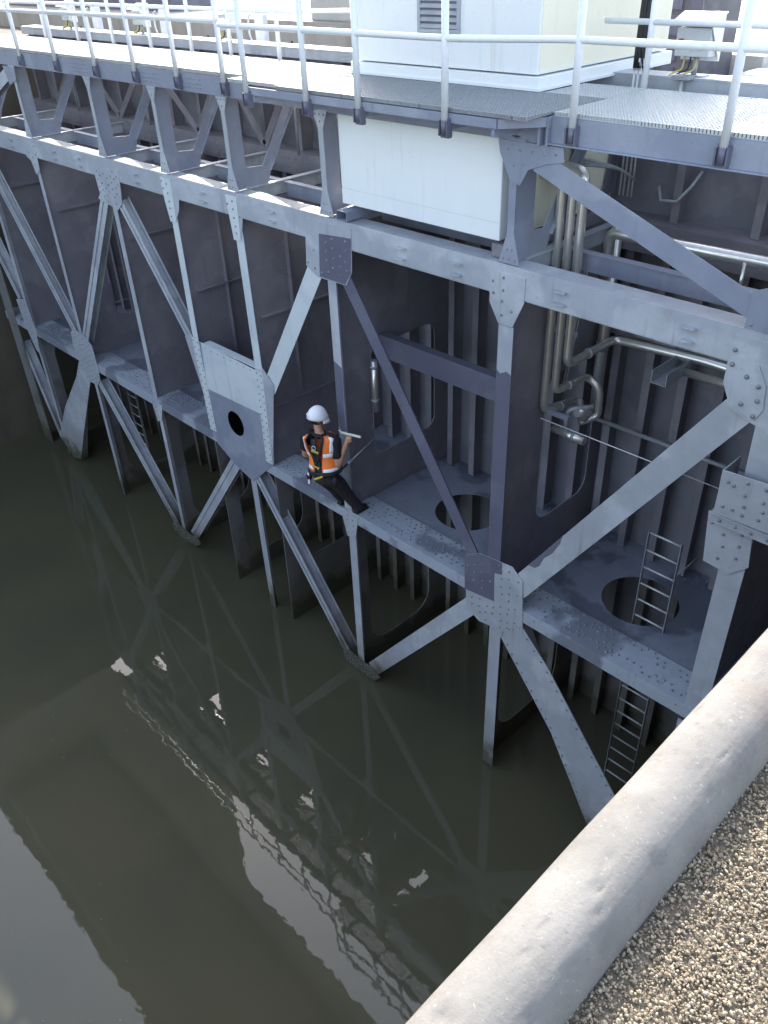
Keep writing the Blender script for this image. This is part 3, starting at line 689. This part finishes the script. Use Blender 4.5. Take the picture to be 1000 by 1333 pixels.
# cables beside the cabinet
cb = thing('cable_bundle', 'bundle of dark hoses and thin conduits dropping beside the white cabinet', 'cables')
for i, dx in enumerate((0, .05, .11, .16)):
    m = MB().tube(bend([(-5.62+dx*.6, 2.2, 11.4), (-5.50+dx*.8, 2.2, 10.7), (-5.45+dx*.6, 2.1, 10.2), (-5.45+dx, 2.1, 9.95)], .1), .024, 8); m.build('hose', BLACK, cb)
    m = MB().tube([(-5.45+dx, 2.1, 10.05), (-5.45+dx, 2.1, 8.6)], .012, 8); m.build('conduit', GALV, cb)
    MB().tube([(-5.45+dx, 2.1, 9.93), (-5.45+dx, 2.1, 10.05)], .022, 8).build('fitting', GALV, cb)
for k in range(3):
    MB().tube(bend([(-5.62, 1.2+k*.06, 9.0+.04*k), (-5.45, 1.3, 9.08+.03*k), (-5.25, 1.7, 9.0), (-5.22, 2.05, 8.8)], .15), .016, 8).build('hose', GALVD, cb)
MB().tube([(-5.0, 2.2, 8.75), (-4.9, 2.1, 8.62), (-4.7, 2.1, 8.64), (-4.6, 2.2, 8.8), (-4.55, 2.3, 8.95)], .02, 8).build('hose', GALVD, cb)

# ------------------------------------------------------------------ ladders
def ladder(x, y, z0, z1, label, w=.44, st=.27, off=0):
    t = thing('ladder', label, 'ladder', 'steel access ladders inside the gate')
    for s in (0, w): MB().box(x+s-.006, x+s+.006, y-.028, y+.028, z0, z1).build('side_rail', GALVD, t, .002)
    z = z1-.04
    while z > z0: MB().tube([(x+.006, y, z), (x+w-.006, y, z)], .013, 8).build('rung', GALV, t); z -= st
    for z in (z1-.5, (z0+z1)/2): MB().tube([(x+w, y, z), (x+w+.02, y+.5, z+.02)], .01, 6).build('stay', GALVD, t)
    return t
ladder(-3.75, .95, .3, 5.09, 'grey steel ladder rising through the round manhole at the right')
ladder(-18.35, 1.25, .3, 4.95, 'dim steel ladder inside the far left bay behind the braces')

# ------------------------------------------------------------------ switch boxes on the rear beam
def switchbox(x, y, label, s=1.0):
    t = thing('switch_box', label, 'switch box', 'small switch boxes on the rear beam'); z = 9.87
    m = MB(); m.tube([(x+.02, y, z), (x+.02, y, z+.2*s)], .03*s, 10); m.box(x-.12*s, x+.16*s, y-.08, y+.08, z, z+.012); m.build('stand', GALVD, t)
    m = MB(); m.box(x-.2*s, x+.2*s, y-.09*s, y+.09*s, z+.19*s, z+.46*s); b_ = m.build('casing', BOXG, t, .008)
    MB().tube([(x-.13*s, y-.09*s, z+.33*s), (x-.13*s, y-.125*s, z+.33*s)], .03*s, 12).build('knob', RED, b_)
    MB().box(x-.02*s, x+.12*s, y-.092*s-.004, y-.09*s-.001, z+.25*s, z+.3*s).build('plate', GALV, b_)
    m = MB(); m.prism_x([(y-.17*s, z+.49*s), (y-.17*s, z+.5*s), (y+.12*s, z+.60*s), (y+.12*s, z+.59*s)], x-.26*s, x+.24*s); m.prism_x([(y-.15*s, z+.49*s), (y+.12*s, z+.59*s), (y+.12*s, z+.14*s), (y+.11*s, z+.14*s)], x+.215*s, x+.225*s); m.box(x-.22*s, x+.22*s, y+.1*s, y+.115*s, z+.14*s, z+.585*s)
    m.build('sun_hood', RAIL, t, .002)
    for k, mt in enumerate((YEL, BLACK, YEL)):
        q = x-.1*s+k*.07*s
        MB().tube(bend([(q, y-.02, z+.19*s), (q+.0, y-.05, z+.06), (q-.1*s, y-.12, z+.02), (q-.14*s, y-.15, z-.1)], .04), .009, 6).build('cable', mt, t)
    return t
switchbox(-4.93, 2.42, 'grey switch box with red knob and white hood beside the cabinet at the right')
switchbox(-13.65, 2.42, 'white hooded switch box behind the bend in the front handrail', .85)
switchbox(-16.5, 2.42, 'white hooded switch box on the rear beam left of the handrail bend', .85)
switchbox(-19.5, 2.42, 'white hooded switch box on the rear beam nearest the far end', .85)
m = MB(); m.tube([(-4.92, 2.2, 9.85), (-4.92, 2.2, 9.0)], .02, 8); o = m.build('conduit_pole', GALV); tag(o, 'thin metal conduit with a square cap in front of the grey switch box', 'conduit')
MB().box(-5.02, -4.82, 2.14, 2.26, 9.86, 9.9).build('cap', GALVD, o)
for i, (x, y_, lab) in enumerate(((-13.7, 3.2, 'white rounded post behind the handrail bend'), (-19.75, 3.2, 'white rounded post farthest left beyond the rear beam'), (-16.9, 3.2, 'white rounded post between the two left switch boxes'))):
    m = MB(); m.prism([(x-.13, 8.8), (x+.13, 8.8), (x+.13, 10.2), (x+.08, 10.26), (x-.08, 10.26), (x-.13, 10.2)], y_-.06, y_+.06)
    o = m.build('guide_post', RAIL, None, .02); tag(o, lab, 'post', 'white posts behind the gate')
    MB().tube(bend([(x-.16, y_-.1, 10.2), (x-.24, y_-.1, 10.16), (x-.22, y_-.12, 9.9), (x-.05, y_-.15, 9.7)], .06), .018, 8).build('hose', GALV, o)

# vertical rods behind the upper bays
for i, (x, yy) in enumerate(((-18.9, 1.9), (-17.9, 2.0), (-15.9, 1.9), (-13.2, 2.0), (-11.3, 1.9), (-9.6, 2.05))):
    m = MB(); m.tube([(x, yy, 9.7), (x, yy, 8.38)], .022, 8)
    if i % 2: m.tube([(x+.14, yy, 9.7), (x+.14, yy, 8.38)], .012, 8)
    G(m, 'drop_rod', GALVD)

# ------------------------------------------------------------------ works beyond the gate
o = MB().box(-80, -9.7, 4.9, 7.2, -3, 9.95).build('quay_wall', CONC); tag(o, 'stained tan concrete wall with a sunlit top behind the rear beam at the left', 'wall')
m = MB()
for x in (-24, -21, -18, -15, -12): m.box(x-.02, x+.02, 4.88, 4.9, 5, 9.6)
m.build('wall_joint', CONCD, o)
o = MB().box(-14.6, -9.9, 5.1, 7.0, 9.95, 11.8).build('concrete_block', CONCW, None, .03); tag(o, 'pale streaked concrete block left of the white cabinet', 'block')
m = MB(); m.box(-9.6, -6.9, 6.2, 7.4, -3, 11.5)
o = m.build('block_wall', BRICK); tag(o, 'dark wall of square recessed blocks behind the hoses at the right', 'wall')
m = MB()
for i in range(8):
    for j in range(9): m.box(-9.4+i*.33, -9.4+i*.33+.2, 6.17, 6.2, 8.5+j*.34, 8.5+j*.34+.26)
m.build('recess_panel', P_dark, o)
struct(MB().box(-6.4, -.3, 6.0, 80, -3, 9.35).build('apron', CONCW)); struct(MB().box(-80, -6.4, 7.45, 80, -3, 9.5).build('pavement', CONCW))
o = MB().box(-30, -20.5, 5.6, 6.9, 9.95, 10.7).build('machinery_plinth', P_dark); tag(o, 'dark low plinth on the concrete wall at the far left', 'plinth')

# unseen overhead deck, added above the lock to mirror dark in the water
br = thing('reflection_blocker', 'unseen overhead deck added to mirror dark in the water in front of the gate', 'reflection blocker')
pts = [(-60, 2.6), (-19.4, 2.1), (-15.8, .35), (-8.0, .30), (-8.0, -4.7), (-60, -4.7)]
n = len(pts); zb = 16.0
MB().add([(x, y, zb) for x, y in pts]+[(x, y, zb+.3) for x, y in pts], [tuple(range(n)), tuple(range(2*n-1, n-1, -1))]+[(i, i+n, (i+1) % n+n, (i+1) % n) for i in range(n)]).build('blocker_deck', CONCW, br)
for yy in (-4.2, -.4): MB().box(-60, -8.1, yy-.15, yy+.15, 15.2, 16).build('girder', P_light, br)
for i in range(14): MB().box(-58+i*3.7, -57.8+i*3.7, -4.0, -.6, 15.5, 16).build('cross_girder', P_light, br)
for x in (-26, -40): MB().box(x-.8, x+.8, -4.4, -.2, 0, 15.2).build('pier', CONC, br)

# floating specks
m = MB()
for _ in range(150):
    x = random.uniform(-16, -2.5); y = random.uniform(-7.5, -.4); r = random.uniform(.003, .010); a = random.random()*6.3
    m.add([(x+r*math.cos(a+k*1.256)*random.uniform(.6, 1.3), y+r*math.sin(a+k*1.256)*random.uniform(.6, 1.3), .004) for k in range(5)], [(0, 1, 2, 3, 4)])
o = m.build('floating_debris', plain('pale_debris', (.28, .26, .2), .7), None, 0, False); tag(o, 'tiny pale specks floating on the dark water', 'debris', kind='stuff')

# ------------------------------------------------------------------ the worker
per = thing('person', 'worker in white helmet, orange vest and harness leaning back from the gate', 'person')
hip = Vector((-8.38, -.42, 4.56)); nk = Vector((-8.50, -.38, 5.25)); hd = Vector((-8.55, -.35, 5.43))
sL = Vector((-8.745, -.455, 5.11)); sR = Vector((-8.245, -.295, 5.13))
ax = (nk-hip).normalized(); S = (sR-sL); S = (S-ax*S.dot(ax)).normalized(); F = ax.cross(S)
if F.y < 0: F = -F
def interp(tab, v):
    for (a, x), (b, y) in zip(tab[:-1], tab[1:]):
        if v <= b: t = (v-a)/(b-a); t = t*t*(3-2*t); return x+(y-x)*t
    return tab[-1][1]
WA = [(0, .20), (.15, .21), (.4, .195), (.7, .235), (.86, .245), (.95, .165), (1, .08)]
WB = [(0, .15), (.12, .16), (.4, .145), (.7, .165), (.86, .15), (.95, .095), (1, .07)]
Lt = (nk-hip).length
def torso(u, v, off=0):
    a = R_(u); c = hip+ax*(v*Lt)+F*(.02*math.sin(v*3)); ra = interp(WA, v)+off; rb = interp(WB, v)+off
    cs, sn = math.cos(a), math.sin(a); e_ = .85
    return c+S*(ra*math.copysign(abs(cs)**e_, cs))+F*(rb*math.copysign(abs(sn)**e_, sn))
def tmesh(u0, u1, v0, v1, off, nu=16, nv=12, closed=False, warp=None):
    m = MB(); vs = []
    for j in range(nv+1):
        for i in range(nu+(0 if closed else 1)):
            u = u0+(u1-u0)*i/nu; v = v0+(v1-v0)*j/nv
            if warp: u, v = warp(i/nu, j/nv)
            vs.append(torso(u, v, off))
    w = nu if closed else nu+1
    fs = [(j*w+i, j*w+(i+1) % w, (j+1)*w+(i+1) % w, (j+1)*w+i) for j in range(nv) for i in range(nu if closed else nu)]
    return m.add(vs, fs, True)
def solid(o, t=.008):
    s = o.modifiers.new('thick', 'SOLIDIFY'); s.thickness = t; s.offset = 1; return o
def remesh(o, vox, smooth=4):
    r = o.modifiers.new('remesh', 'REMESH'); r.mode = 'VOXEL'; r.voxel_size = vox; r.use_smooth_shade = True
    s = o.modifiers.new('smooth', 'SMOOTH'); s.iterations = smooth; s.factor = .5; return o
eR = Vector((-8.19, -.32, 4.78)); wR = Vector((-8.13, -.18, 5.10)); 
eL = Vector((-8.86, -.40, 4.72)); wL = Vector((-8.70, -.12, 4.72))
fR0 = Vector((-8.24, .06, 3.76)); fL0 = Vector((-8.62, .05, 3.76))
kR = Vector((-8.27, -.15, 4.15)); kL = Vector((-8.50, -.18, 4.14))
look = Vector((.45, .86, -.12)).normalized(); hu = (Vector((-.08, -.05, 1))-look*Vector((-.08, -.05, 1)).dot(look)).normalized(); hs = look.cross(hu).normalized()
H3 = Matrix((hs, look, hu)).transposed()                                        # head axes: x = its right, y = face, z = crown
def hp(x, y, z): return hd+H3 @ Vector((x, y, z))
body = MB()
body.ellipsoid(hd, .085, .108, .125, H3, 20, 14); body.ellipsoid(hp(0, .035, -.075), .058, .07, .07, H3)
body.ellipsoid(hp(0, .118, -.015), .014, .022, .03, H3, 10, 8); body.ellipsoid(hp(0, .108, -.06), .028, .012, .008, H3, 10, 8)
for s in (-1, 1): body.ellipsoid(hp(s*.088, -.005, -.01), .012, .022, .036, H3, 10, 8)
body.tube([nk-ax*.06, (nk+hp(0, -.02, -.06))/2, hp(0, -.012, -.04)], [.068, .06, .06], 14)
vs = MB()
body.v += []; t_ = tmesh(0, 360, 0, .97, -.015, 24, 14, True); body.add(t_.v, t_.f, True)
body.ellipsoid(hip, .15, .12, .1); body.ellipsoid(nk-ax*.05, .1, .08, .06)
def limb(pts, rs, mb):
    out, ro = [], []
    for i in range(len(pts)-1):
        for k in range(6): t = k/6; out.append(Vector(pts[i]).lerp(Vector(pts[i+1]), t)); ro.append(rs[i]+(rs[i+1]-rs[i])*t)
    mb.tube(out+[Vector(pts[-1])], ro+[rs[-1]], 12); 
    for p, r in zip(pts, rs): mb.ellipsoid(p, r, r, r, None, 12, 8)
for sh, el, wr in ((sL, eL, wL), (sR, eR, wR)):
    limb([sh, sh.lerp(el, .5), el, el.lerp(wr, .35), wr], [.074, .070, .064, .058, .036], body)
def hand(wr, d, pn, curl, mb, side):
    """palm along d, palm normal pn, fingers curling towards pn"""
    d = d.normalized(); pn = (pn-d*pn.dot(d)).normalized(); s = d.cross(pn).normalized()*side
    Mh = Matrix((s, d, pn)).transposed(); pc = wr+d*.055; mb.ellipsoid(pc, .045, .062, .020, Mh, 14, 10)
    for i, (o_, L) in enumerate(((-.033, .075), (-.011, .088), (.011, .083), (.032, .066))):
        p = wr+d*.10+s*o_; q = d.copy(); pts = [p-d*.03, p]; a = 0
        for k_, f_ in enumerate((.45, .32, .23)):
            a += R_(curl*(1.0+.12*i)*(.8 if k_ == 0 else 1)); q = d*math.cos(a)+pn*math.sin(a); p = p+q*L*f_; pts.append(p)
        mb.tube(pts, [.011, .0115, .0105, .0095, .007], 8)
    p = wr+d*.035-s*.035; mb.tube([p+s*.01, p-s*.02+d*.025+pn*.01, p-s*.012+d*.05+pn*.03, p+s*.008+d*.07+pn*.038], [.014, .014, .012, .009], 8)
hand(wR, Vector((.12, .10, .35)), Vector((-.3, .9, .1)), 62, body, 1)
hand(wL, Vector((.25, .9, -.05)), Vector((.2, 0, -1)), 38, body, -1)
for kn, ft in ((kL, fL0), (kR, fR0)): limb([hip.lerp(kn, .1), kn, ft], [.09, .055, .038], body)
remesh(body.build('body', SKIN, per, 0, False), .009, 3)
# shirt with short sleeves
sh = MB(); t_ = tmesh(0, 360, .04, .97, .0, 28, 16, True); sh.add(t_.v, t_.f, True); sh.ellipsoid(nk-ax*.055, .12, .10, .055); sh.ellipsoid(hip+ax*.05, .17, .13, .08)
for s_, e_ in ((sL, eL), (sR, eR)):
    limb([s_-(s_-nk)*.3, s_, s_.lerp(e_, .35), s_.lerp(e_, .56)], [.092, .096, .088, .092], sh)
remesh(sh.build('shirt', SHIRT, per, 0, False), .012, 3)
# trousers
tr = MB(); tr.ellipsoid(hip+ax*.02, .205, .155, .11, Matrix((S, F, ax)).transposed()); tr.ellipsoid(hip-ax*.06, .18, .15, .12, Matrix((S, F, ax)).transposed())
for s_, kn, ft in ((-1, kL, fL0), (1, kR, fR0)):
    limb([hip+S*(.085*s_)-ax*.05, (hip+S*(.10*s_)).lerp(kn, .55), kn, kn.lerp(ft, .5), ft+Vector((0, 0, .03))], [.125, .12, .10, .092, .086], tr)
remesh(tr.build('trousers', TROUS, per, 0, False), .012, 3)
for kn, ft in ((kL, fL0), (kR, fR0)):
    b_ = MB(); d = Vector((-.15, 1, 0)).normalized()
    b_.ellipsoid(ft+Vector((0, 0, .02)), .055, .055, .07); b_.ellipsoid(ft+d*.09+Vector((0, 0, -.035)), .05, .05, .045); b_.ellipsoid(ft+d*.15+Vector((0, 0, -.045)), .052, .06, .038); b_.ellipsoid(ft-d*.03+Vector((0, 0, -.04)), .045, .05, .045)
    b_.box(ft.x-.05, ft.x+.05, ft.y-.07, ft.y+.2, 3.673, 3.70)
    remesh(b_.build('boot', BOOT, per, 0, False), .01, 3)
# hi-vis vest: two side panels, open collar
def vest_l(i, j): return 120+(262-120)*i-(18*(1-j)*i), .16+.73*j
VL = lambda i, j: (112+(262-34*j-112)*i, .15+.79*j)
VR = lambda i, j: (428-(428-(276+26*j))*i, .10+.84*j)
solid(tmesh(0, 0, 0, 0, .026, 16, 16, False, VL).build('vest', ORANGE, per, 0, False), .01)
solid(tmesh(0, 0, 0, 0, .026, 16, 16, False, VR).build('vest', ORANGE, per, 0, False), .01)
def band(fn, i0, i1, j0, j1, nu=12, nv=3): solid(tmesh(0, 0, 0, 0, .0375, nu, nv, False, lambda i, j: fn(i0+(i1-i0)*i, j0+(j1-j0)*j)).build('reflective_band', REFL, per, 0, False), .003)
band(VL, .3, .98, .44, .54); band(VR, .1, .98, .44, .55); band(VL, .2, .95, .06, .15); band(VR, .05, .95, .05, .14)
band(VL, .74, .90, .55, .97, 3, 10); band(VR, .62, .80, .56, .97, 3, 10)
# harness
def strap(u0, v0, u1, v1, w, off=.043, mat=STRAP, name='harness_strap'):
    m = MB(); n_s = 14; vs = []
    for i in range(n_s+1):
        t = i/n_s; u = u0+(u1-u0)*t; v = v0+(v1-v0)*t; p = torso(u, v, off); p2 = torso(u0+(u1-u0)*min(1, t+.01), v0+(v1-v0)*min(1, t+.01), off); d = (p2-p)
        if d.length < 1e-6: d = (p-torso(u0+(u1-u0)*(t-.01), v0+(v1-v0)*(t-.01), off))
        c = torso(u, v, off+.05)-p; s_ = d.cross(c).normalized()*w/2; vs += [p-s_, p+s_]
    m.add(vs, [(2*i, 2*i+1, 2*i+3, 2*i+2) for i in range(n_s)], True)
    return solid(m.build(name, mat, per, 0, False), .006)
strap(238, .95, 268, .40, .045, .05); strap(300, .95, 272, .40, .045, .05); strap(268, .40, 262, .1, .04, .05)
strap(269, .90, 271, .12, .10, .036)
strap(262, .66, 280, .60, .04, .056, YSTRAP); strap(250, .30, 275, .24, .04, .05, YSTRAP); strap(255, -.02, 285, .08, .035, .06, YSTRAP)
solid(tmesh(0, 360, .06, .15, .045, 32, 3, True).build('belt', STRAP, per, 0, False), .012)
ring_c = torso(270, .72, .06); m = MB()
m.tube([ring_c+(S*math.cos(a)+ax*math.sin(a))*.032 for a in [2*math.pi*i/16 for i in range(17)]], .007, 8); m.build('back_ring', GALV, per)
p = torso(205, .06, .07); MB().bar(p, p-Vector((0, 0, .2)), (1, .3, 0), .03, .008).build('hanging_strap', REFL, per)
for (u, v) in ((195, .02), (330, .0)):
    p = torso(u, v, .07); MB().ellipsoid(p-Vector((0, 0, .05)), .045, .045, .075).build('belt_pouch', STRAP, per)
# hair and helmet
m = MB(); m.ellipsoid(hp(0, -.016, .0), .092, .108, .122, H3, 20, 14, -35, 90)
hr_ = m.build('hair', HAIR, per)
hm = MB(); vs = []
nu, nv = 36, 12; C0 = hp(0, -.006, .028)
for j in range(nv+1):
    t = R_(88*j/nv)
    for i in range(nu):
        a = 2*math.pi*i/nu; rx, ry, rz = .128, .152, .19
        ridge = 1+.02*max(0, math.cos(2*a))*math.cos(t)
        vs.append(C0+H3 @ Vector((rx*math.cos(t)*math.cos(a)*ridge, ry*math.cos(t)*math.sin(a), rz*math.sin(t)-.02)))
hm.add(vs, [(j*nu+i, j*nu+(i+1) % nu, (j+1)*nu+(i+1) % nu, (j+1)*nu+i) for j in range(nv) for i in range(nu)]+[tuple(nv*nu+i for i in range(nu))], True)
hl = solid(hm.build('helmet', HARD, per, 0, False), .006)
m = MB(); vs = []
for j in range(4):
    for i in range(13):
        a = R_(25+130*i/12); q = 1+j*.085*math.sin(R_(180*i/12))
        vs.append(C0+H3 @ Vector((.128*math.cos(a)*q, .158*math.sin(a)*q, -.02-.006*j*j)))
m.add(vs, [(j*13+i, j*13+i+1, (j+1)*13+i+1, (j+1)*13+i) for j in range(3) for i in range(12)], True); solid(m.build('peak', HARD, hl, 0, False), .005)
m = MB()
for s in (-1, 0, 1): m.tube([C0+H3 @ Vector((s*.055*math.cos(R_(t*.9)) , -.161*math.cos(R_(t)) if True else 0, .143*math.sin(R_(t))*(1-.1*abs(s))-.02)) for t in range(15, 166, 10)], .006, 6)
m.build('helmet_rib', HARD, hl)
m = MB(); m.tube([hp(.09, .02, .03), hp(.075, .05, -.07), hp(0, .07, -.15), hp(-.075, .05, -.07), hp(-.09, .02, .03)], .006, 6); m.build('chin_strap', STRAP, hl)
# things he holds
hc_ = wR+Vector((.04, .05, .14))
d = Vector((.46, .0, .09)).normalized()
m = MB(); m.bar(hc_-d*.20, hc_+d*.24, (0, .3, 1), .034, .02); m.bar(hc_-d*.20, hc_-d*.26+Vector((0, 0, .03)), (0, .3, 1), .02, .018)
o = m.build('marking_tool', plain('cream_plastic', (.72, .70, .58), .4), None, .004); tag(o, 'thin cream stick held up in the right hand of the worker', 'stick')
a0 = torso(350, .10, .06); a1 = Vector((-8.41, .62, 4.72))
m = MB(); m.tube([a0, a0.lerp(a1, .25)], .014, 8); o = m.build('lanyard_grip', STRAP, None)
m2 = MB().tube([a0.lerp(a1, .25), a0.lerp(a1, .55), a1], .009, 8).build('rope', RAIL, o); MB().tube([a0.lerp(a1, .25), a0.lerp(a1, .37)], .022, 8).build('shackle', GALV, o)
o.name = 'safety_lanyard'; tag(o, 'taut pale positioning rope running from the belt of the worker to the gate', 'rope')
